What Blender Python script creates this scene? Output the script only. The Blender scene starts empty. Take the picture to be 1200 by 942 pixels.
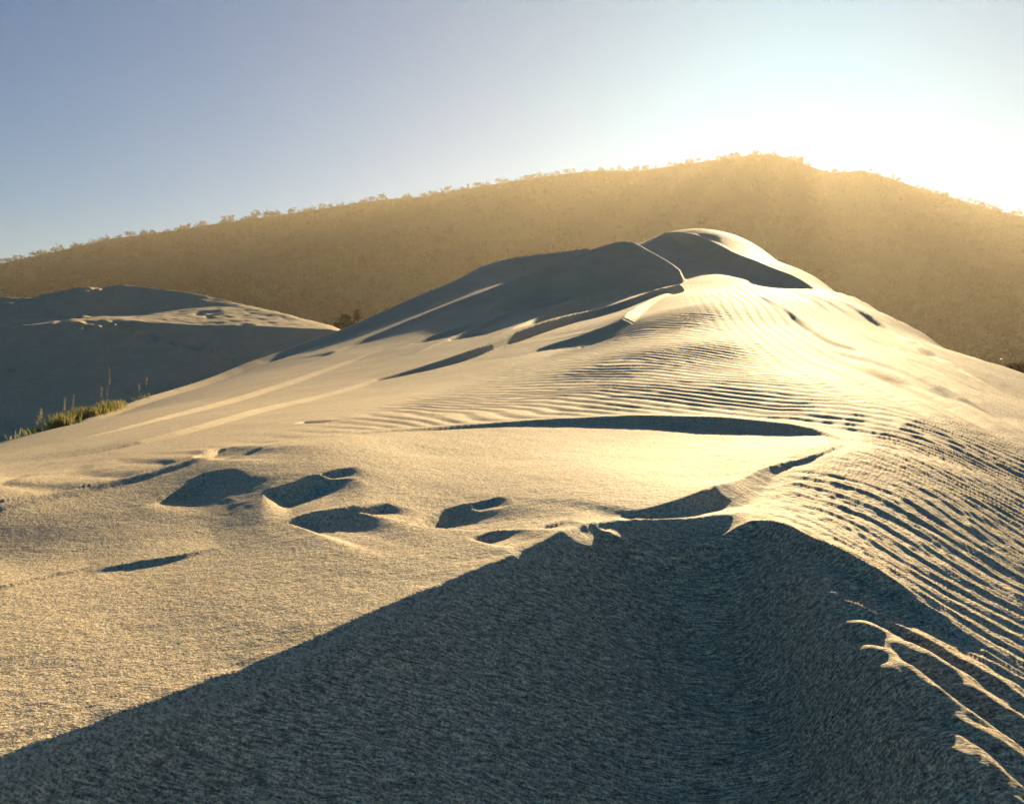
import bpy, math, random
import numpy as np

# ------------------------------------------------------------------ camera, sky, sun, exposure
F, CX, HY = 1039.0, 600.0, 430.0          # focal length / principal column / horizon row, in photo pixels
SUN_EL, SUN_AZ = 16.2, 17.7               # degrees above the horizon, degrees right of the view direction
scene = bpy.context.scene
col = scene.collection
cam_data = bpy.data.cameras.new('camera')
cam = bpy.data.objects.new('camera', cam_data); col.objects.link(cam)
cam.location = (0, 0, 0); cam.rotation_euler = (math.radians(90), 0, 0)
cam_data.sensor_width = 36.0; cam_data.lens = F / 1200 * 36.0
cam_data.shift_y = (HY - 471.0) / 1200.0
cam_data.clip_start = 0.05; cam_data.clip_end = 30000
scene.camera = cam

world = bpy.data.worlds.new('World'); scene.world = world; world.use_nodes = True
wn, wl = world.node_tree.nodes, world.node_tree.links
bg = wn['Background']
sky = wn.new('ShaderNodeTexSky'); sky.sky_type = 'NISHITA'; sky.sun_disc = False
sky.sun_elevation = math.radians(SUN_EL); sky.sun_rotation = math.radians(SUN_AZ)
sky.air_density = 1.0; sky.dust_density = 0.3; sky.ozone_density = 3.0; sky.altitude = 0
tint = wn.new('ShaderNodeMix'); tint.data_type = 'RGBA'; tint.blend_type = 'MULTIPLY'; tint.inputs[0].default_value = 1.0
tint.inputs[7].default_value = (.01, .37, .56, 1)      # cool white balance, the same over the whole sky
wl.new(sky.outputs[0], tint.inputs[6]); wl.new(tint.outputs[2], bg.inputs[0]); bg.inputs[1].default_value = 0.05

sun_data = bpy.data.lights.new('sun', 'SUN'); sun_data.energy = 5.0; sun_data.angle = math.radians(0.5)
sun_data.color = (1.0, 0.75, 0.41)
sun = bpy.data.objects.new('sun', sun_data); col.objects.link(sun)
from mathutils import Vector
se, sa = math.radians(SUN_EL), math.radians(SUN_AZ)
sun_dir = Vector((math.sin(sa) * math.cos(se), math.cos(sa) * math.cos(se), math.sin(se)))   # towards the sun
sun.rotation_euler = sun_dir.to_track_quat('Z', 'Y').to_euler()
sun.location = sun_dir * 40

vs = scene.view_settings
vs.view_transform = 'Standard'; vs.look = 'None'; vs.gamma = 1.0; vs.use_curve_mapping = False
vs.exposure = 1.52
scene.cycles.use_denoising = True
scene.cycles.volume_bounces = 0
scene.cycles.max_bounces = 6; scene.cycles.diffuse_bounces = 3
scene.cycles.sample_clamp_indirect = 6

rng = np.random.default_rng(7); random.seed(7)

# ------------------------------------------------------------------ helpers
def tag(o, label=None, cat=None, group=None, kind=None):
    if label: o['label'] = label
    if cat: o['category'] = cat
    if group: o['group'] = group
    if kind: o['kind'] = kind
    return o

def mesh_np(name, verts, faces, mat, parent=None, smooth=False, attrs=None):
    """verts (n,3), faces (m,3|4) numpy -> one mesh object"""
    me = bpy.data.meshes.new(name)
    n, m, k = len(verts), len(faces), faces.shape[1]
    me.vertices.add(n); me.vertices.foreach_set('co', np.ascontiguousarray(verts, dtype=np.float32).ravel())
    me.loops.add(m * k); me.loops.foreach_set('vertex_index', np.ascontiguousarray(faces, dtype=np.int32).ravel())
    me.polygons.add(m); me.polygons.foreach_set('loop_start', np.arange(0, m * k, k, dtype=np.int32))
    me.polygons.foreach_set('use_smooth', np.full(m, smooth, dtype=bool))
    me.update(calc_edges=True)
    for an, av in (attrs or {}).items():
        a = me.attributes.new(an, 'FLOAT', 'POINT'); a.data.foreach_set('value', np.ascontiguousarray(av, dtype=np.float32).ravel())
    me.materials.append(mat)
    o = bpy.data.objects.new(name, me); col.objects.link(o)
    if parent: o.parent = parent
    return o

def grid_faces(nr, nc):
    i = np.arange(nr - 1)[:, None] * nc + np.arange(nc - 1)[None, :]
    return np.stack([i, i + 1, i + nc + 1, i + nc], -1).reshape(-1, 4)

def smoothstep(a, b, x):
    t = np.clip((x - a) / (b - a), 0, 1); return t * t * (3 - 2 * t)

PERM = np.random.default_rng(3).random((256, 256))
def vnoise(x, y):
    xi, yi = np.floor(x).astype(np.int64), np.floor(y).astype(np.int64)
    fx, fy = x - xi, y - yi
    fx = fx * fx * fx * (fx * (fx * 6 - 15) + 10); fy = fy * fy * fy * (fy * (fy * 6 - 15) + 10)
    g = lambda a, b: PERM[a & 255, b & 255]
    return ((g(xi, yi) * (1 - fx) + g(xi + 1, yi) * fx) * (1 - fy) + (g(xi, yi + 1) * (1 - fx) + g(xi + 1, yi + 1) * fx) * fy) * 2 - 1
def fbm(x, y, o=4):
    s, a, f = 0, 1.0, 1.0
    for k in range(o):
        s = s + a * vnoise(x * f + 17.3 * k, y * f + 5.1 * k); a *= .5; f *= 2.03
    return s

class TPS:
    """thin plate spline over (column slope, log depth) giving the height slope z/y"""
    def __init__(self, pts):
        p = np.array(pts, float)
        self.s = 1.0
        self.P = self.map((p[:, 0] - CX) / F, p[:, 2]); v = (HY - p[:, 1]) / F
        n = len(p); K = self.k(self.d2(self.P, self.P)) + 1e-5 * np.eye(n)
        A = np.zeros((n + 3, n + 3)); A[:n, :n] = K; A[:n, n] = 1; A[:n, n + 1:] = self.P; A[n:, :n] = A[:n, n:].T
        self.w = np.linalg.solve(A, np.concatenate([v, np.zeros(3)]))
    def map(self, u, Y): return np.stack([1.6 * np.asarray(u, float), np.log(np.asarray(Y, float))], -1)
    def d2(self, a, b): return (a[:, None, 0] - b[None, :, 0]) ** 2 + (a[:, None, 1] - b[None, :, 1]) ** 2
    def k(self, r2): return 0.5 * r2 * np.log(r2 + 1e-12)
    def t(self, u, Y):
        Q = self.map(np.ravel(u), np.ravel(Y)); out = np.empty(len(Q)); n = len(self.P)
        for a in range(0, len(Q), 60000):
            q = Q[a:a + 60000]
            out[a:a + 60000] = self.k(self.d2(q, self.P)) @ self.w[:n] + self.w[n] + q @ self.w[n + 1:]
        return out.reshape(np.shape(u))

# ------------------------------------------------------------------ main dune: smooth body
def zp(px, z, Y): return (px, HY - z * F / Y, Y)      # control point given by its height instead of its row
body = [
 # foreground crest and bowl
 (0, 885, 1.98), (250, 795, 2.33), (500, 690, 2.83), (680, 618, 3.36), (760, 608, 3.6), (880, 600, 3.75),
 (950, 622, 3.45), (1010, 650, 3.2), (1060, 685, 2.95), (1110, 725, 2.75), (1200, 800, 2.4), (1300, 900, 2.1),
 (-300, 1000, 1.65), (0, 750, 2.7), (0, 690, 3.3), (0, 655, 3.85), (0, 594, 4.5), (250, 700, 3.0), (250, 650, 3.6), (250, 620, 4.05), (250, 568, 4.7), (250, 536, 5.3),
 (400, 650, 3.35), (400, 600, 3.95), (400, 555, 4.7), (400, 518, 5.7),
 (500, 600, 4.0), (500, 532, 5.6), (720, 562, 4.4), (720, 514, 6.6), (860, 580, 4.2), (900, 515, 6.2), (1000, 528, 5.0),
 (-300, 680, 3.8), (-300, 610, 4.6), (-300, 580, 8.0),
 # right flank
 (1200, 660, 3.6), (1200, 600, 4.5), (1200, 540, 6.0), (1200, 500, 8.0), (1200, 465, 12.0), (1200, 441, 17.0),
 (1100, 590, 4.1), (1100, 530, 5.6), (1100, 470, 9.0), (1100, 425, 15.0), (1090, 397, 26.0),
 (1000, 480, 7.6), (1000, 430, 12.5), (1000, 385, 20.0),
 (900, 480, 8.0), (900, 430, 13.0), (900, 380, 20.0), (900, 343, 37.0), (900, 300, 63.0), (860, 285, 66.0), (960, 328, 48.0), (1017, 357, 38.0),
 (1500, 640, 5.0), (1500, 560, 9.0), (1500, 540, 16.0), (1800, 660, 8.0),
 # ripple field and the long left slope
 (750, 495, 7.4), (750, 455, 10.0), (750, 415, 15.0), (750, 380, 22.0), (800, 345, 33.0), (806, 329, 43.0), (700, 343, 43.0), (735, 337, 49.0), (790, 271, 64.0), (835, 276, 66.0), (700, 322, 57.0), (640, 318, 56.0),
 (700, 400, 22.0), (700, 372, 32.0),
 (600, 500, 7.2), (600, 465, 11.0), (600, 440, 16.0), (600, 415, 22.0), (600, 390, 29.0), (600, 360, 38.0), (590, 320, 54.0),
 (450, 506, 6.6), (450, 475, 11.0), (450, 455, 17.0), (450, 437, 22.0), (450, 418, 28.0), (450, 400, 34.0), (450, 381, 41.0),
 (300, 519, 6.2), (300, 490, 10.5), (300, 468, 18.0), (300, 450, 25.0), (300, 438, 31.0), (300, 430, 36.0),
 (150, 545, 5.7), (150, 512, 9.5), (150, 494, 15.0), (150, 486, 22.0), (150, 481, 29.0),
 (0, 558, 6.2), (0, 538, 8.5), (0, 527, 13.0), (0, 520, 18.0), (-300, 615, 13.0),
 # beyond the skyline it falls away
 zp(1200, -1.6, 26), zp(1200, -5.5, 46), zp(1100, -1.5, 43), zp(1100, -6, 66), zp(1000, 1.2, 60), zp(1000, -5, 93),
 zp(900, 4.0, 76), zp(900, -4, 110), zp(790, 5.0, 88), zp(790, -3, 117), zp(590, 2.2, 75), zp(590, -4, 108),
 zp(450, .4, 60), zp(450, -5, 88), zp(300, -1.6, 54), zp(300, -5.5, 72), zp(150, -2.8, 39), zp(150, -5.5, 54), zp(0, -2.6, 25), zp(0, -5.5, 38),
 zp(-300, -6, 26), zp(1500, -6, 29), zp(-300, -7, 100), zp(1500, -7, 100),
 # under the photographer
 zp(600, -.75, 1.2), zp(-300, -.95, .8), zp(1500, -1.1, .8), zp(600, -.8, .6),
]
BODY = TPS(body)
YS = np.geomspace(1.3, 95, 1500)
def hit(px, py, lift=0.0):
    """where the sight line of a photo pixel meets the dune body raised by lift"""
    u = (px - CX) / F; tp = (HY - py) / F
    t0 = BODY.t(np.full_like(YS, u), YS); above = np.nonzero(t0 >= tp)[0]
    tb = t0 + lift / YS
    if lift: tb = np.where(YS > .55 * YS[above[0] if len(above) else int(np.argmax(t0))], tb, -9)
    above = np.nonzero(tb >= tp)[0]
    i = above[0] if len(above) else int(np.argmax(tb))
    Y = YS[i]
    return np.array([u * Y, Y])

def poly_dist(X, Y, P):
    """distance to polyline, side (+ = nearer the camera), and arc fraction"""
    P = np.array(P); seg = np.linalg.norm(np.diff(P, axis=0), axis=1); cum = np.concatenate([[0], np.cumsum(seg)])
    best = np.full(X.shape, 1e9); side = np.ones(X.shape); s = np.zeros(X.shape)
    for i in range(len(P) - 1):
        a, d = P[i], P[i + 1] - P[i]; L2 = d @ d
        rx, ry = X - a[0], Y - a[1]
        t = np.clip((rx * d[0] + ry * d[1]) / L2, 0, 1)
        dist = np.hypot(rx - t * d[0], ry - t * d[1]); m = dist < best
        best = np.where(m, dist, best); side = np.where(m, np.where(rx * d[1] - ry * d[0] >= 0, 1.0, -1.0), side)
        s = np.where(m, cum[i] + t * seg[i], s)
    return best, side, s / cum[-1]

def chord(X, Y, P):
    """position along the line between a crest's two ends: smooth everywhere, 0..1 between the ends"""
    d = P[-1] - P[0]; return ((X - P[0][0]) * d[0] + (Y - P[0][1]) * d[1]) / (d @ d)

def densify(P, n=5):
    """Catmull-Rom through the points so crests bend smoothly"""
    P = np.array(P); Q = np.vstack([2 * P[0] - P[1], P, 2 * P[-1] - P[-2]]); out = []
    for i in range(1, len(Q) - 2):
        p0, p1, p2, p3 = Q[i - 1:i + 3]
        for t in np.linspace(0, 1, n, endpoint=False):
            out.append(.5 * (2 * p1 + (p2 - p0) * t + (2 * p0 - 5 * p1 + 4 * p2 - p3) * t * t + (3 * p1 - p0 - 3 * p2 + p3) * t ** 3))
    out.append(P[-1]); return np.array(out)

# crest ridges: long sun-side ramp (w metres), slip face of slope k towards the camera
# (pixel polyline with the crest height above the dune body at each point, ramp length w, slip slope k)
def fade(pts, A, ta, tb):
    n = len(pts) - 1
    return [(px, py, A * float(smoothstep(0, ta, np.array(i / n)) * smoothstep(0, tb, np.array(1 - i / n)))) for i, (px, py) in enumerate(pts)]
def far(pts, least=0.0):
    """crest points at a known depth: the height above the body follows from the sight line"""
    n = len(pts) - 1; out = []
    for i, (px, py, Y) in enumerate(pts):
        u = (px - CX) / F; A = (HY - py) / F * Y - float(BODY.t(np.array([u]), np.array([float(Y)]))[0]) * Y
        out.append((px, py, max(A, least * min(1, 2 * i / n)), Y))
    return out
ridges = [
 (fade([(300, 523), (400, 509), (500, 501), (600, 494), (690, 489), (760, 487), (840, 489), (910, 495), (965, 506), (997, 519)], .085, .75, .30), 2.2, .62),    # lip behind the bowl
 ([(715, 606, 0), (760, 595, .035), (800, 583, .06), (850, 566, .08), (900, 548, .035), (960, 531, .015), (1000, 519, 0)], .4, .62),             # bowl crest, right end
 ([(690, 612, 0), (720, 609, .03), (760, 610, .04), (820, 607, .045), (880, 599, .05), (915, 606, .05), (950, 621, .05), (1010, 649, .05), (1060, 684, .035), (1110, 724, .02), (1200, 800, 0)], .12, .9),   # thin lit rib on the near crest
 (far([(380, 416, 32), (430, 396, 35.5), (520, 359, 40), (570, 340, 42), (620, 320, 43.5), (673, 300, 45)], .3), 1.2, .55),      # lit rib of the left slope
 (far([(640, 312, 44), (673, 300, 45), (712, 286, 46.5), (737, 282, 47.5), (762, 294, 46), (785, 307, 45), (806, 323, 43)]), 6.0, .60),    # brow above the big shaded face
 (far([(60, 501, 22), (200, 457, 30), (300, 421, 36.5), (400, 386, 41), (480, 351, 45), (540, 325, 50), (575, 308, 54), (600, 302, 55), (640, 297, 56), (690, 290, 57.5), (725, 283, 58.5)]), 3.0, .45),      # skyline of the left slope
 (far([(470, 428, 25), (520, 406, 29), (600, 372, 35), (660, 350, 38), (720, 328, 42), (760, 315, 44), (785, 308, 45)], .32), 1.3, 1.6),
 (far([(470, 440, 20), (540, 415, 24), (600, 392, 28), (660, 362, 35), (720, 338, 39.5), (760, 328, 41), (806, 321, 43)], .34), 1.2, 1.6),
 (far([(420, 452, 19), (500, 430, 21), (560, 412, 23), (620, 392, 26.5), (690, 366, 31), (750, 348, 33), (806, 332, 38)], .34), 1.4, 1.6),
 ([(600, 420, 0), (640, 405, .08), (693, 389, .16), (728, 375, .2), (736, 366, .2), (760, 352, .15), (795, 342, .05)], 1.5, .6),
 # soft bands of the long left slope, and its rim above the footprints
 (fade([(20, 533), (140, 502), (250, 472), (340, 445), (430, 415), (500, 392)], .09, .35, .35), 3.5, .30),
 (fade([(60, 541), (200, 507), (330, 472), (450, 441), (540, 417)], .05, .35, .35), 3.0, .28),
 (fade([(-80, 617), (0, 594), (100, 571), (200, 546), (300, 523), (360, 516)], .02, .3, .4), 1.4, .25),
 # wisps in the sand at the far left of the bowl
 (fade([(-60, 700), (0, 686), (60, 673), (120, 662)], .014, .4, .5), .5, .45), (fade([(95, 672), (150, 660), (205, 651), (260, 640)], .018, .5, .4), .5, .5),
 # straight wind scoured edges on the right flank
 (fade([(970, 349), (1040, 382), (1120, 428), (1210, 480)], .12, .3, .3), 1.8, .9), (fade([(880, 345), (960, 385), (1060, 436), (1210, 506)], .12, .5, .2), 1.2, .5),
 (fade([(940, 350), (1020, 395), (1110, 440), (1210, 486)], .10, .4, .3), .8, .5),
]
RIDGES = []
for pts, w, k in ridges:
    P = np.array([[*((q[0] - CX) / F * q[3], q[3]), q[2]] if len(q) == 4 else [*hit(*q), q[2]] for q in pts]); D = densify(P, 4)
    seg = np.concatenate([[0], np.cumsum(np.linalg.norm(np.diff(D[:, :2], axis=0), axis=1))])
    bent = w in (.12, 2.2)
    S_ = seg / seg[-1] if bent else np.maximum.accumulate(chord(D[:, 0], D[:, 1], D[:, :2]))
    RIDGES.append((D[:, :2], S_, np.clip(D[:, 2], 0, None), w, k, bent))

RIPPLE_EDGE = densify([hit(*p) for p in [(230, 520), (330, 501), (430, 474), (520, 449), (600, 424), (660, 403), (725, 378), (760, 358), (805, 340), (850, 315)]], 3)
# foreground slip face below the nearest crest
FRONT_L = densify([hit(px, py) for px, py in [(-420, 1020), (-180, 955), (0, 885), (120, 843), (250, 795), (380, 742), (500, 690), (600, 648), (660, 622), (700, 611), (760, 611), (820, 609), (880, 600)]], 4)
FRONT_R = densify([hit(px, py) for px, py in [(880, 600), (915, 607), (950, 622), (1010, 650), (1060, 685), (1110, 725), (1200, 800), (1300, 900), (1450, 1020)]], 4)
FRONT = np.vstack([FRONT_L, FRONT_R[1:]])

# wind enlarged footprints: rim pixels along the upper edge, depth (m), ramp back to level (m), tapers
scarps = [
 ([(165, 596), (195, 578), (228, 560), (255, 553), (290, 550)], .055, .25, .45, .5), ([(222, 541), (240, 531), (262, 526), (297, 523)], .05, .4, .4, .5),
 ([(303, 578), (334, 567), (363, 558), (400, 556), (430, 561)], .08, .3, .3, .5), ([(370, 556), (396, 550), (420, 548)], .03, .15, .3, .5),
 ([(331, 613), (357, 602), (397, 595), (417, 588)], .055, .4, .25, .5), ([(410, 598), (430, 594), (455, 589)], .03, .15, .3, .4),
 ([(476, 616), (497, 605), (520, 596), (548, 590), (566, 588)], .055, .4, .3, .5), ([(543, 592), (566, 587), (592, 583)], .025, .15, .3, .4),
 ([(547, 632), (580, 622), (622, 612)], .03, .2, .25, .5), ([(620, 618), (645, 611), (672, 605)], .02, .15, .3, .5),
 ([(343, 498), (358, 494), (378, 493)], .04, .3, .3, .5), ([(378, 497), (400, 494)], .025, .2, .3, .5),
 ([(479, 405), (505, 395), (540, 385), (554, 381)], .26, .9, .12, .4), ([(523, 401), (545, 393), (571, 388)], .2, .8, .15, .4), ([(571, 374), (585, 357), (610, 349), (642, 342)], .4, 1.5, .45, .4),
 ([(748, 283), (770, 276), (792, 273), (833, 285), (867, 301), (900, 314), (933, 327), (962, 340)], .55, 1.8, .25, .15),
 ([(706, 398), (732, 390)], .15, .5, .3, .4),
]
SCARPS = [(densify([((p[0] - CX) / F * p[2], p[2]) if len(p) == 3 else hit(*p) for p in pts], 4), A, w, ta, tb) for pts, A, w, ta, tb in scarps]

def dune_height(X, Y):
    u = X / Y
    z = BODY.t(u, Y) * Y
    # --- ripples
    wx, wy = X + .10 * fbm(X * .9, Y * .9, 2), Y + .25 * fbm(X * .7 + 9, Y * .7, 2)
    dF, sF, _ = poly_dist(X, Y, FRONT); inside = (sF > 0)
    d_lip, s_lip, _ = poly_dist(X, Y, RIDGES[0][0]); d_bc, s_bc, _ = poly_dist(X, Y, RIDGES[1][0])
    # near right flank: long ridges running down from the crest
    p1 = .89 * wx + .45 * wy
    amp_mod = .62 + .60 * fbm(X * 1.1 + 3, Y * .6, 3)
    xr = X - .2 * (Y - 4.0)
    m1 = smoothstep(.95, 1.5, X + .10 * (4 - Y)) * smoothstep(8.5, 5.0, Y) * np.where(s_bc > 0, smoothstep(0, .25, d_bc), smoothstep(.35, 0, d_bc) * smoothstep(1.2, 1.6, X))
    ph = p1 / .115 + 1.2 * fbm(X * .6, Y * .3, 2) + .22 * fbm(X * 2.2 + 4, Y * 1.1, 2)
    saw = lambda q: (lambda f: np.where(f < .68, f / .68, (1 - f) / .32) - .5)(q - np.floor(q))
    soft = lambda q: .5 * np.sin(2 * np.pi * q) + .12 * np.sin(4 * np.pi * q + .9)
    r = m1 * .0145 * np.clip(amp_mod, .15, 1.3) * soft(ph)
    r = r + m1 * .006 * soft(p1 / .047 + 2.0 * fbm(X * 1.1, Y * .5, 2))
    # ripple field behind the lip
    d_re, s_re, _ = poly_dist(X, Y, RIPPLE_EDGE)
    m2 = np.where(s_lip < 0, smoothstep(0, .3, d_lip), 0) * np.where(s_re > 0, smoothstep(0, 1.2, d_re), 0) * smoothstep(44, 24, Y) * smoothstep(4.2, 2.2, X - .16 * (Y - 8))
    p2 = .86 * X + .51 * Y + .16 * fbm(X * .55, Y * .4, 3) + .04 * fbm(X * 2.1, Y * 1.5, 2)
    r = r + m2 * .020 * np.clip(.75 + .8 * fbm(X * .35 + 31, Y * .22, 2), .1, 1.5) * soft(p2 / .27)
    # long streaks on the right flank beyond the ripples
    m3 = smoothstep(-1, 1.6, X - 3.1 - .145 * (Y - 8)) * smoothstep(5.5, 9, Y) * smoothstep(44, 30, Y)
    p3 = .985 * X - .17 * Y + .06 * fbm(X * .5, Y * .08, 2)
    r = r + m3 * (.055 * soft(p3 / .5 + .5 * fbm(X * .2, Y * .05, 2)) * np.clip(.6 + fbm(p3 * .9, Y * .04, 2), .1, 1.6) + .024 * soft(p3 / .23 + .3 * fbm(X * .6, Y * .1, 2)))
    z = z + r
    # --- crests
    crest = np.zeros_like(z)
    for P, S_, A_, w, k, bent in RIDGES:
        lo, hi = P.min(0) - 5 * w - 1, P.max(0) + 5 * w + 1
        m = (X > lo[0]) & (X < hi[0]) & (Y > lo[1]) & (Y < hi[1])
        if not m.any(): continue
        d, sd, s = poly_dist(X[m], Y[m], P)
        if not bent: s = chord(X[m], Y[m], P)
        a = np.interp(s, S_, A_) * smoothstep(0, .05, s) * smoothstep(0, .05, 1 - s)
        q = k * d; e = .06 * a + 1e-6
        near = np.clip(a - q, 0, None); near = np.where(q > a - e * 4, .5 * (np.sqrt((a - q) ** 2 + 4 * e * e) + (a - q)) , a - q)
        near = near * smoothstep(3.0, 1.2, q / (a + 1e-6))
        crest[m] = np.maximum(crest[m], np.where(sd > 0, near, a * np.exp(-d / w)))
    z = z + crest
    # --- wind enlarged footprints
    cut = np.zeros_like(z)
    for P, A, w, ta, tb in SCARPS:
        lo, hi = P.min(0) - 5 * w - .4, P.max(0) + 5 * w + .4
        m = (X > lo[0]) & (X < hi[0]) & (Y > lo[1]) & (Y < hi[1])
        if not m.any(): continue
        d, sd, s = poly_dist(X[m], Y[m], P)
        s = chord(X[m], Y[m], P)
        a = A * smoothstep(0, ta, s) * smoothstep(0, tb, 1 - s) + 1e-6
        d = d + .05 * A * fbm(X[m] / A * .5, Y[m] / A * .5, 2) * smoothstep(0, .15 * A, d)
        q = np.minimum(.75 * d / a, 1); fall = a * q * q * (3 - 2 * q) * .3 + a * q * .7
        cut[m] = np.minimum(cut[m], np.where(sd > 0, -fall * np.exp(-(np.clip(d - a / .75, 0, None) / w) ** 1.5), 0))
        cut[m] += np.where(sd < 0, .12 * a * np.exp(-(d / (.5 * A + .02)) ** 2), 0)
    z = z + cut
    # --- slip face below the near crest
    dl, _, _ = poly_dist(X, Y, FRONT_L); dr, _, s_r = poly_dist(X, Y, FRONT_R)
    a_, b_ = .66 * dl, (.66 - .57 * smoothstep(.74, 1.10, X)) * dr
    drop = -np.log(np.exp(-a_ * 7) + np.exp(-b_ * 7)) / 7 + np.log(2) / 7 * np.exp(-3 * np.hypot(X - FRONT_R[0][0], Y - FRONT_R[0][1]))
    drop = np.clip(drop, 0, None)
    onface = np.where(inside, smoothstep(0.0, .12, dF), 0)
    drop = np.where(inside, np.minimum(drop, dF * .66), 0)
    drop = np.where(drop < 1.0, drop, 1.0 + .9 * (1 - np.exp(-(drop - 1.0) / .9)))
    z = z - drop
    # subtle relief of the shaded face: slumps and oblique undulations
    z = z + onface * (.012 * fbm(X * 2.2, Y * 3.0, 3) + .014 * soft((.55 * wx + .83 * wy) / .21 + .8 * fbm(X, Y, 2)) * smoothstep(.05, .5, dF))
    m4 = onface * smoothstep(.85, 1.25, X + .2 * (3 - Y)) 
    z = z + m4 * .021 * np.clip(amp_mod + .35, .2, 1.4) * soft(p1 / .125 + .6 * fbm(X * .8, Y * .4, 2))
    # scalloped edge where the crest slumps
    z = z + .0035 * smoothstep(.30, 0, dF) * fbm(X * 9, Y * 9, 2) * smoothstep(1.0, .3, X)
    z = z + (.0022 * fbm(X * 23, Y * 23, 2) + .0022 * fbm(X * 8 + 5, Y * 8, 2)) * smoothstep(8, 5, Y) * (.30 + .70 * smoothstep(.8, 1.3, X))
    z = z + .003 * fbm(X * 3, Y * 3, 3) + .012 * fbm(X * .4, Y * .4, 2) * smoothstep(8, 20, Y)
    return z, onface

# ------------------------------------------------------------------ materials
def new_mat(name):
    m = bpy.data.materials.new(name); m.use_nodes = True
    nt = m.node_tree; return m, nt.nodes, nt.links, nt.nodes['Principled BSDF']

def sand_material(name, near=True):
    m, N, L, b = new_mat(name)
    tc = N.new('ShaderNodeTexCoord')
    def noise(scale, detail=3, rough=.6, vec=None):
        n = N.new('ShaderNodeTexNoise'); n.inputs['Scale'].default_value = scale; n.inputs['Detail'].default_value = detail; n.inputs['Roughness'].default_value = rough
        L.new(vec or tc.outputs['Object'], n.inputs['Vector']); return n
    def ramp(src, stops):
        r = N.new('ShaderNodeValToRGB'); e = r.color_ramp.elements
        e[0].position, e[0].color = stops[0]; e[1].position, e[1].color = stops[-1]
        for p, c in stops[1:-1]: k = e.new(p); k.color = c
        L.new(src, r.inputs[0]); return r
    def mix(fac, a, c, mode='MIX'):
        x = N.new('ShaderNodeMix'); x.data_type = 'RGBA'; x.blend_type = mode
        if hasattr(fac, 'is_linked') or not isinstance(fac, (int, float)): L.new(fac, x.inputs[0])
        else: x.inputs[0].default_value = fac
        L.new(a, x.inputs[6]); L.new(c, x.inputs[7]); return x.outputs[2]
    broad = noise(.9, 4)
    grain = noise(150 if near else 60, 2, .75)
    speck = noise(62 if near else 30, 2, .6)
    cb = ramp(broad.outputs[0], [(.3, (.51, .425, .29, 1)), (.7, (.59, .50, .35, 1))])
    cg = ramp(grain.outputs[0], [(.34, (.40, .38, .36, 1)), (.48, (1, 1, 1, 1)), (.66, (1.45, 1.42, 1.35, 1))])
    cs = ramp(speck.outputs[0], [(.34, (.62, .60, .58, 1)), (.48, (1, 1, 1, 1)), (.66, (1.18, 1.16, 1.12, 1))])
    c1 = mix(1.0, cb.outputs[0], cg.outputs[0], 'MULTIPLY'); c2 = mix(1.0, c1, cs.outputs[0], 'MULTIPLY')
    # heights
    add = None
    def plus(src, k):
        nonlocal add
        mu = N.new('ShaderNodeMath'); mu.operation = 'MULTIPLY'; L.new(src, mu.inputs[0]); mu.inputs[1].default_value = k
        if add is None: add = mu.outputs[0]
        else:
            a = N.new('ShaderNodeMath'); a.operation = 'ADD'; L.new(add, a.inputs[0]); L.new(mu.outputs[0], a.inputs[1]); add = a.outputs[0]
        return mu
    plus(grain.outputs[0], .0035 if near else .02)
    plus(speck.outputs[0], .0050 if near else .03)
    if near:
        # combed, fibrous grain of the sheltered slip face
        at = N.new('ShaderNodeAttribute'); at.attribute_name = 'face'
        mp = N.new('ShaderNodeMapping'); mp.inputs['Rotation'].default_value = (0, 0, math.radians(14)); mp.inputs['Scale'].default_value = (18, 150, 75)
        L.new(tc.outputs['Object'], mp.inputs[0])
        fib = noise(1.0, 4, .65, mp.outputs[0])
        f1 = N.new('ShaderNodeMath'); f1.operation = 'MULTIPLY'; L.new(fib.outputs[0], f1.inputs[0]); L.new(at.outputs['Fac'], f1.inputs[1])
        plus(f1.outputs[0], .022)
        cf = ramp(fib.outputs[0], [(.34, (.42, .41, .41, 1)), (.5, (1.05, 1.05, 1.05, 1)), (.68, (1.9, 1.85, 1.75, 1))])
        cmix = mix(at.outputs['Fac'], c2, mix(1.0, c2, cf.outputs[0], 'MULTIPLY'))
        mid = noise(22, 3); plus(mid.outputs[0], .008)
    else:
        cmix = c2
    L.new(cmix, b.inputs['Base Color'])
    bump = N.new('ShaderNodeBump'); bump.inputs['Strength'].default_value = .8; bump.inputs['Distance'].default_value = 1.0
    L.new(add, bump.inputs['Height']); L.new(bump.outputs[0], b.inputs['Normal'])
    b.inputs['Roughness'].default_value = .8; b.inputs['Specular IOR Level'].default_value = .2
    return m

SAND = sand_material('sand'); SAND_FAR = sand_material('sand_far', False)

def leaf_material(name, c1, c2, trans=.3):
    m, N, L, b = new_mat(name)
    oi = N.new('ShaderNodeTexCoord'); n = N.new('ShaderNodeTexNoise'); n.inputs['Scale'].default_value = 2.5
    L.new(oi.outputs['Object'], n.inputs[0])
    r = N.new('ShaderNodeValToRGB'); r.color_ramp.elements[0].color = (*c1, 1); r.color_ramp.elements[1].color = (*c2, 1)
    r.color_ramp.elements[0].position = .35; r.color_ramp.elements[1].position = .65
    L.new(n.outputs[0], r.inputs[0]); L.new(r.outputs[0], b.inputs['Base Color']); b.inputs['Roughness'].default_value = .6
    if trans:
        t = N.new('ShaderNodeBsdfTranslucent'); L.new(r.outputs[0], t.inputs[0])
        mx = N.new('ShaderNodeMixShader'); mx.inputs[0].default_value = trans
        out = N['Material Output']; L.new(b.outputs[0], mx.inputs[1]); L.new(t.outputs[0], mx.inputs[2]); L.new(mx.outputs[0], out.inputs[0])
    return m
FOREST = leaf_material('forest_leaf', (.018, .024, .010), (.042, .042, .018), .04)
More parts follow.
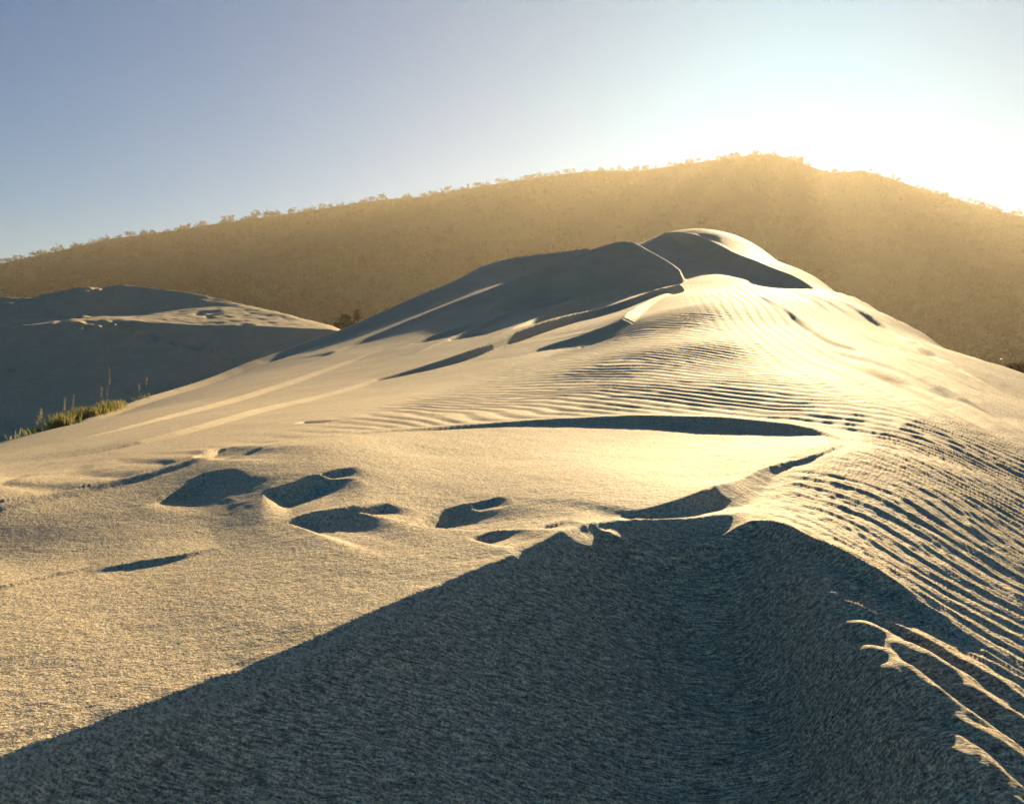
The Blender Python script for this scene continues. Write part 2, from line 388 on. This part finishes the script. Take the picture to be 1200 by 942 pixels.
GRASS = leaf_material('dune_grass', (.16, .17, .045), (.36, .30, .11), .5)
STALK = leaf_material('seed_stalk', (.32, .24, .13), (.45, .36, .2), .3)
SHRUB = leaf_material('shrub_leaf', (.03, .034, .008), (.09, .07, .014), .15)
BARK = leaf_material('bark', (.06, .045, .03), (.12, .09, .06), 0)
m, N, L, b = new_mat('mountain_soil')
tc = N.new('ShaderNodeTexCoord'); n = N.new('ShaderNodeTexNoise'); n.inputs['Scale'].default_value = .02; n.inputs['Detail'].default_value = 8
L.new(tc.outputs['Object'], n.inputs[0]); r = N.new('ShaderNodeValToRGB')
r.color_ramp.elements[0].color = (.035, .042, .018, 1); r.color_ramp.elements[1].color = (.075, .07, .03, 1)
L.new(n.outputs[0], r.inputs[0]); L.new(r.outputs[0], b.inputs['Base Color']); b.inputs['Roughness'].default_value = .95
SOIL = m

# ------------------------------------------------------------------ build the main dune
NR, NC = 1200, 980
uu = np.concatenate([np.linspace(-1.25, -.64, 40, endpoint=False), np.linspace(-.64, .64, NC - 80), np.linspace(.64, 1.25, 41)[1:]])
yy = np.geomspace(.6, 110, NR)
U, Yg = np.meshgrid(uu, yy); Xg = U * Yg
Z, face = dune_height(Xg, Yg)
edge = np.maximum(smoothstep(85, 110, Yg), smoothstep(.95, 1.25, np.abs(U)) * smoothstep(6, 20, Yg))
Z = np.minimum(Z, Z * (1 - edge) - 6.5 * edge)
dune = mesh_np('sand_dune', np.stack([Xg, Yg, Z], -1).reshape(-1, 3), grid_faces(NR, len(uu)), SAND, smooth=True, attrs={'face': face})
tag(dune, 'golden backlit sand dune with rippled crest, footprints and shaded front face', 'dune', kind='structure')
def dune_z(x, y):
    return float(dune_height(np.array([[x]], float), np.array([[y]], float))[0][0, 0])

# ------------------------------------------------------------------ second dune, behind on the left
def back_dune():
    PX = np.array([-500, -250, -100, 0, 60, 100, 150, 200, 260, 300, 345, 395, 430, 520], float)
    n2 = np.array([420, 400, 388, 383, 379, 375, 376, 378.5, 381, 382, 383.5, 386, 400, 450])
    n3 = np.array([415, 390, 380, 376, 374, 372, 367, 361, 358, 362, 371, 384, 399, 449])
    n4 = np.array([405, 372, 357, 350, 342, 336, 332.5, 339, 351, 360, 370.5, 383, 398, 448])
    y2 = 9 + np.array([44, 45, 46, 46, 46, 46, 47, 47, 48, 48, 48.5, 49, 50, 52.]); y3 = y2 + np.array([3, 3, 3, 2.5, 3, 4, 6, 7, 7, 6, 4, 2, 1.5, 1.5]); y4 = y3 + np.array([3, 4, 4.5, 4.5, 4.5, 4.5, 4.2, 3.6, 2, 1.2, 1, 1, 1, 1])
    px = np.linspace(-480, 500, 420); y_ = np.concatenate([np.linspace(38, 53, 60, endpoint=False), np.linspace(53, 72, 240, endpoint=False), np.linspace(72, 105, 40)])
    PXg, Y = np.meshgrid(px, y_); u = (PXg - CX) / F; X = u * Y
    ip = lambda v: np.interp(px, PX, np.convolve(np.pad(v, 1, 'edge'), [.1, .8, .1], 'valid'))
    ker = np.ones(9) / 9
    sm = lambda v: np.convolve(np.pad(v, 4, 'edge'), ker, 'valid')
    a2, a3, a4, b2, b3, b4 = [sm(ip(v)) for v in (n2, n3, n4, y2, y3, y4)]
    z2, z3, z4 = (HY - a2) / F * b2, (HY - a3) / F * b3, (HY - a4) / F * b4
    Z = np.empty_like(Y)
    for j in range(len(px)):
        z0 = z2[j] - .58 * (b2[j] - 36)
        Z[:, j] = np.interp(y_, [36, b2[j], b3[j], b4[j], b4[j] + 12, 105], [z0, z2[j], z3[j], z4[j], z4[j] - 2.2, -9])
    # footprint trail slanting down the shaded face, and a trampled crest on the left
    def at(pxx, pyy):
        j = int(np.clip(np.searchsorted(px, pxx), 0, len(px) - 1)); t = Z[:, j] / y_; i = np.nonzero(t >= (HY - pyy) / F)[0]
        i = i[0] if len(i) else int(np.argmax(t)); return X[i, j], y_[i]
    rr = np.random.default_rng(5)
    def pits_along(pts, n, rad, dep):
        pts = np.array(pts, float); s = np.linspace(0, 1, len(pts))
        for q in np.linspace(0, 1, n):
            cx, cy = at(np.interp(q, s, pts[:, 0]) + rr.normal(0, 3), np.interp(q, s, pts[:, 1]) + rr.normal(0, 1.2))
            R = rad * rr.uniform(.6, 1.3); d = np.hypot((X - cx), (Y - cy) * .8)
            Z[:] = Z - dep * rr.uniform(.5, 1.2) * np.exp(-(d / R) ** 2) + dep * .6 * np.exp(-(np.hypot(X - cx - R, (Y - cy + R) * .8) / (R * .8)) ** 2)
    pits_along([(95, 374), (130, 380), (170, 390), (210, 402), (250, 412)], 26, .42, .28)
    pits_along([(5, 352), (30, 350), (55, 360), (68, 366)], 14, .4, .26)
    pits_along([(35, 350), (60, 344), (110, 339), (130, 340)], 14, .35, .22)
    pits_along([(0, 380), (40, 378), (80, 376)], 8, .35, .18); pits_along([(18, 430), (30, 432)], 3, .45, .3)
    pits_along([(232, 368), (245, 370)], 2, .4, .2)
    Z += .05 * fbm(X * .5, Y * .5, 3) + .02 * fbm(X * 2, Y * 2, 3)
    o = mesh_np('background_dune', np.stack([X, Y, Z], -1).reshape(-1, 3), grid_faces(len(y_), len(px)), SAND_FAR, smooth=True)
    tag(o, 'low sand dune in blue shade with a thin sunlit terrace behind the grass', 'dune', kind='structure')
back_dune()

# ------------------------------------------------------------------ ground to the horizon
g = 12000.0
gx = np.linspace(-g, g, 41); GX, GY = np.meshgrid(gx, gx)
ground = mesh_np('ground', np.stack([GX, GY, np.full_like(GX, -4.6)], -1).reshape(-1, 3), grid_faces(41, 41), SAND_FAR, smooth=True)
tag(ground, 'flat sandy ground around the dunes', 'ground', kind='structure')

# ------------------------------------------------------------------ wooded mountain
ridge_px = [(-900, 420), (-600, 400), (-300, 352), (-150, 330), (0, 309), (60, 296), (130, 280), (200, 271), (262, 261), (330, 252), (400, 241), (440, 235), (500, 230), (560, 219), (610, 211), (660, 204), (700, 200), (750, 200), (800, 193),
            (850, 186), (885, 181), (910, 182), (932, 188), (960, 199), (975, 203), (1010, 200), (1040, 208), (1080, 222), (1130, 236), (1165, 246), (1200, 254), (1300, 288), (1500, 345), (1800, 395), (2200, 425)]
RP = np.array(ridge_px, float)
YR = 900.0
def mountain_z(X, Y):
    u = X / Y; px = u * F + CX
    zr = (HY - np.interp(px, RP[:, 0], RP[:, 1])) / F * YR
    x = np.clip((Y - 70) / (YR - 70), 0, 1)
    back = np.clip((Y - YR) / 900, 0, 1)
    s = x ** 2.1
    gul = fbm(X / 150, Y / 420, 4) * 20 * x * (1 - x) * 2.2
    return -4.9 + (zr + 4.9) * s * (1 - .9 * back ** 1.3) + np.minimum(gul, 12) * (zr / 200)
my = np.concatenate([np.linspace(62, 880, 150), np.linspace(885, 1000, 40), np.linspace(1020, 1800, 30)])
mu = np.linspace(-1.35, 1.35, 420)
MU, MY = np.meshgrid(mu, my); MX = MU * MY
mz = mountain_z(MX, MY)
mountain = mesh_np('mountain', np.stack([MX, MY, mz], -1).reshape(-1, 3), grid_faces(len(my), len(mu)), SOIL, smooth=True)
tag(mountain, 'long wooded mountain ridge in golden haze behind the dunes', 'mountain', kind='structure')

def crown_mesh(rr, n, h, rad, size):
    """leaf-clump triangles through an uneven crown; returns verts, faces"""
    lobes = [(rr.normal(0, rad * .42), rr.normal(0, rad * .42), h * rr.uniform(.32, .88), rad * rr.uniform(.4, .62)) for _ in range(6)]
    V = []
    for i in range(n):
        lx, ly, lz, lr = lobes[i % 6]
        d = rr.normal(0, 1, 3); d /= np.linalg.norm(d); d *= lr * rr.uniform(.55, 1.08)
        c = np.array([lx, ly, lz]) + d * np.array([1, 1, .8])
        e1 = rr.normal(0, 1, 3); e1 /= np.linalg.norm(e1); e2 = np.cross(e1, rr.normal(0, 1, 3)); e2 /= np.linalg.norm(e2) + 1e-9
        s = size * rr.uniform(.6, 1.3); V += [c - e1 * s, c + e1 * s * .7 + e2 * s * .3, c + e2 * s]
    V = np.array(V); return V, np.arange(len(V)).reshape(-1, 3)
def limb_mesh(paths, sides=5):
    V, Fc = [], []
    for pts, r0, r1 in paths:
        pts = np.array(pts, float); n = len(pts); base = len(V)
        for i, p in enumerate(pts):
            rad = r0 + (r1 - r0) * i / (n - 1)
            for k in range(sides):
                a = 2 * math.pi * k / sides; V.append(p + np.array([math.cos(a) * rad, math.sin(a) * rad, 0]))
        for i in range(n - 1):
            for k in range(sides):
                Fc.append([base + i * sides + k, base + i * sides + (k + 1) % sides, base + (i + 1) * sides + (k + 1) % sides, base + (i + 1) * sides + k])
    return np.array(V), np.array(Fc)

rr = np.random.default_rng(11)
protos = [crown_mesh(rr, 72, 8.0, 3.4, 1.0) for _ in range(6)]
# the wood on the slope reads as one mass
Vs, Fs, off = [], [], 0
def slope_tree(X, Y, s):
    global off
    z = float(mountain_z(np.array(X), np.array(Y)))
    v, f = protos[rr.integers(6)]; a = rr.uniform(0, 6.28); c, sn = math.cos(a), math.sin(a)
    w = np.stack([v[:, 0] * c - v[:, 1] * sn, v[:, 0] * sn + v[:, 1] * c, v[:, 2] * rr.uniform(.8, 1.15)], -1) * s
    Vs.append(w + [X, Y, z - 1.2]); Fs.append(f + off); off += len(v)
for i in range(5200):
    u = rr.uniform(-.75, .75); Y = 180 + 740 * rr.uniform(0, 1) ** .8
    slope_tree(u * Y, Y, rr.uniform(.65, 1.15))
for u in np.arange(-.75, .75, .0026):
    Y = 895 + rr.normal(0, 8); slope_tree((u + rr.normal(0, .002)) * Y, Y, rr.uniform(.22, .5))
wood = mesh_np('mountain_wood', np.concatenate(Vs), np.concatenate(Fs), FOREST)
tag(wood, 'dense evergreen wood covering the hazy mountain slope', 'wood', kind='stuff')
# ridge trees one can tell apart against the sky
crowns = [mesh_np('crown', *crown_mesh(rr, 110, 8.0, 3.2, .8), FOREST) for _ in range(4)]
trunks = [mesh_np('trunk', *limb_mesh([([(0, 0, -1), (.1, 0, 3), (-.1, .1, 6.5)], .28, .08), ([(0, 0, 2.5), (1.2, .5, 5)], .12, .04), ([(.1, 0, 3), (-1.2, -.4, 5.4)], .12, .04)]), BARK) for _ in range(1)]
tree_px = [18, 52, 88, 120, 148, 176, 205, 238, 262, 272, 300, 318, 340, 368, 402, 430, 446, 472, 494, 520, 548, 590, 616, 640, 672, 705, 738, 768, 806, 840, 866, 892, 1020, 1052, 1098, 1112, 1150, 1170, 1188]
for i, px in enumerate(tree_px):
    s = rr.uniform(.5, .8) * (1.25 if px in (262, 446, 616) else 1)
    Y = YR - 2; X = (px - CX) / F * Y; z = float(mountain_z(np.array(X), np.array(Y)))
    e = bpy.data.objects.new('ridge_tree', None); col.objects.link(e); e.location = (X, Y, z - .5); e.scale = (s, s, s); e.rotation_euler = (0, 0, rr.uniform(0, 6.28))
    tag(e, 'taller bushy tree standing proud of its neighbours on the mountain skyline' if px in (262, 446, 616) else 'small bushy tree standing on the skyline of the mountain ridge', 'tree', 'trees along the mountain skyline')
    for src in (crowns[i % 4], trunks[0]):
        c = src.copy(); col.objects.link(c); c.parent = e
for o in crowns + trunks: bpy.data.objects.remove(o)

# ------------------------------------------------------------------ shrubs behind the dunes
def shrub(px, py_top, Y, h, wid, label):
    X = (px - CX) / F * Y; top = (HY - py_top) / F * Y
    e = bpy.data.objects.new('shrub', None); col.objects.link(e); e.location = (X, Y, top - h)
    tag(e, label, 'shrub', 'shrubs peeping over the dunes')
    v, f = crown_mesh(rr, 700, h * 1.05, wid, .14 * h / 3 + .05); mesh_np('foliage', v, f, SHRUB, e)
    paths = []
    for k in range(7):
        a = rr.uniform(0, 6.28); q = rr.uniform(.3, .8) * wid
        paths.append(([(0, 0, -.4), (q * .35 * math.cos(a), q * .35 * math.sin(a), h * .4), (q * math.cos(a), q * math.sin(a), h * .85)], .06, .012))
    v, f = limb_mesh(paths); mesh_np('stem', v, f, BARK, e)
shrub(397.5, 370, 96, 2.6, .5, 'thin brown shrub peeping over the dune where the two dunes meet')
shrub(403, 366.5, 98, 3.4, .7, 'olive shrub between the thin shrub and the wide dark shrub')
shrub(411, 366, 100, 3.4, 1.0, 'wide dark shrub behind the dune saddle')
shrub(419.5, 364.5, 102, 3.2, .7, 'dark shrub half hidden by the dune slope')
shrub(1184, 420, 66, 3.2, .6, 'dark olive shrub behind the right shoulder of the dune')
shrub(1197, 422, 64, 3.2, .6, 'leafy shrub beside the dark olive shrub at the right shoulder')

# ------------------------------------------------------------------ grass on the left skyline of the dune
def grass(px, py, n, h, stalks, label):
    h *= 1.15; stalks = [q * 1.3 for q in stalks]
    u = (px - CX) / F; tp = (HY - py) / F
    yy_ = np.geomspace(8, 48, 700); zz = dune_height(np.full((1, 700), u) * yy_[None], yy_[None])[0][0]
    t = zz / yy_; i = np.nonzero(t >= tp)[0]; i = i[0] if len(i) else int(np.argmax(t))
    Y = float(yy_[i]); X = u * Y; z = float(zz[i])
    e = bpy.data.objects.new('grass_tuft', None); col.objects.link(e); e.location = (X, Y, z - .03)
    tag(e, label, 'grass', 'grass tufts on the dune edge')
    V, Fc = [], []
    for k in range(n):
        a = rr.uniform(0, 6.28); R = rr.uniform(0, .16); R *= 1.5; bx, by = R * math.cos(a), R * math.sin(a)
        hh = h * rr.uniform(.45, 1.05); lean = rr.uniform(.15, .8) * hh; b_ = rr.uniform(0, 6.28); w = rr.uniform(.006, .011)
        sx, sy = -math.sin(b_) * w, math.cos(b_) * w; base = len(V)
        for s, wf in ((0, 1), (.4, .9), (.75, .6), (1, .08)):
            cx, cy, cz = bx + lean * s * s * math.cos(b_), by + lean * s * s * math.sin(b_), hh * (s - .18 * s * s)
            V += [(cx - sx * wf, cy - sy * wf, cz), (cx + sx * wf, cy + sy * wf, cz)]
        for q in range(3): Fc.append([base + 2 * q, base + 2 * q + 1, base + 2 * q + 3, base + 2 * q + 2])
    mesh_np('blades', np.array(V), np.array(Fc), GRASS, e)['kind'] = 'stuff'
    for hh in stalks:
        lx, ly = rr.normal(0, .06), rr.normal(0, .06); ox, oy = rr.normal(0, .07), rr.normal(0, .07)
        v, f = limb_mesh([([(ox, oy, 0), (ox + lx * .3, oy + ly * .3, hh * .5), (ox + lx, oy + ly, hh)], .005, .003)], 4)
        st = mesh_np('seed_stalk', v, f, STALK, e)
        hv = []
        for k in range(46):
            s = rr.uniform(.62, 1.0); c = np.array([ox + lx * s, oy + ly * s, hh * s]) + rr.normal(0, .010, 3)
            d = rr.normal(0, .012, 3) + [0, 0, .02]; p = np.cross(d, rr.normal(0, 1, 3)); p *= .006 / (np.linalg.norm(p) + 1e-9)
            hv += [c - p, c + p, c + d * 1.4]
        hv = np.array(hv); mesh_np('seed_head', hv, np.arange(len(hv)).reshape(-1, 3), STALK, st)
tufts = [(14, 513, 14, .16, []), (32, 506, 26, .22, [.30]), (45, 502, 30, .20, [.36]), (60, 497, 70, .30, []), (70, 494, 80, .34, [.46]), (80, 490, 90, .36, []), (88, 487, 110, .46, [.60]), (95, 485, 110, .50, []),
         (104, 482, 100, .40, []), (113, 479, 90, .34, []), (121, 476, 100, .36, [.55]), (127, 474, 110, .42, [.95, .55]), (136, 471, 80, .32, []), (143, 469, 50, .26, []), (160, 465, 14, .22, [.42]), (170, 461, 14, .22, [.50])]
ORD = ['', 'first', 'second', 'third', 'fourth', 'fifth', 'sixth', 'seventh', 'eighth', 'ninth', 'tenth', 'eleventh', 'twelfth']
tall = [k for k, q in enumerate(tufts) if len(q[4]) == 2][0]
for k, (px, py, n, h, st) in enumerate(tufts):
    look = ('sparse' if n < 15 else 'low' if n < 35 else 'bushy') + ' grass tuft ' + ('with a seed stalk' if st else 'without stalks')
    if k == tall: lab = 'bushy yellow-green grass tuft with the tallest seed stalk on the dune edge'
    elif k < tall: lab = '%s, %s downhill of the one with the tallest stalk' % (look, ORD[tall - k])
    else: lab = '%s, %s uphill of the one with the tallest stalk' % (look, ORD[k - tall])
    grass(px, py, n, h, st, lab)

# ------------------------------------------------------------------ sunlit haze
hx0, hx1, hy0, hy1, hz0, hz1 = -3000, 3000, -60, 2600, -5.8, 240
hv = np.array([(x, y, z) for x in (hx0, hx1) for y in (hy0, hy1) for z in (hz0, hz1)], float)
hf = np.array([(0, 1, 3, 2), (4, 6, 7, 5), (0, 4, 5, 1), (2, 3, 7, 6), (0, 2, 6, 4), (1, 5, 7, 3)])
HAZE = bpy.data.materials.new('haze'); HAZE.use_nodes = True
N, L = HAZE.node_tree.nodes, HAZE.node_tree.links
N.remove(N['Principled BSDF']); pv = N.new('ShaderNodeVolumePrincipled')
pv.inputs['Color'].default_value = (1.0, .89, .68, 1); pv.inputs['Density'].default_value = .00015; pv.inputs['Anisotropy'].default_value = .54
L.new(pv.outputs[0], N['Material Output'].inputs['Volume'])
haze = mesh_np('haze', hv, hf, HAZE); tag(haze, 'pale golden haze in the air over dunes and mountain', 'haze', kind='stuff')
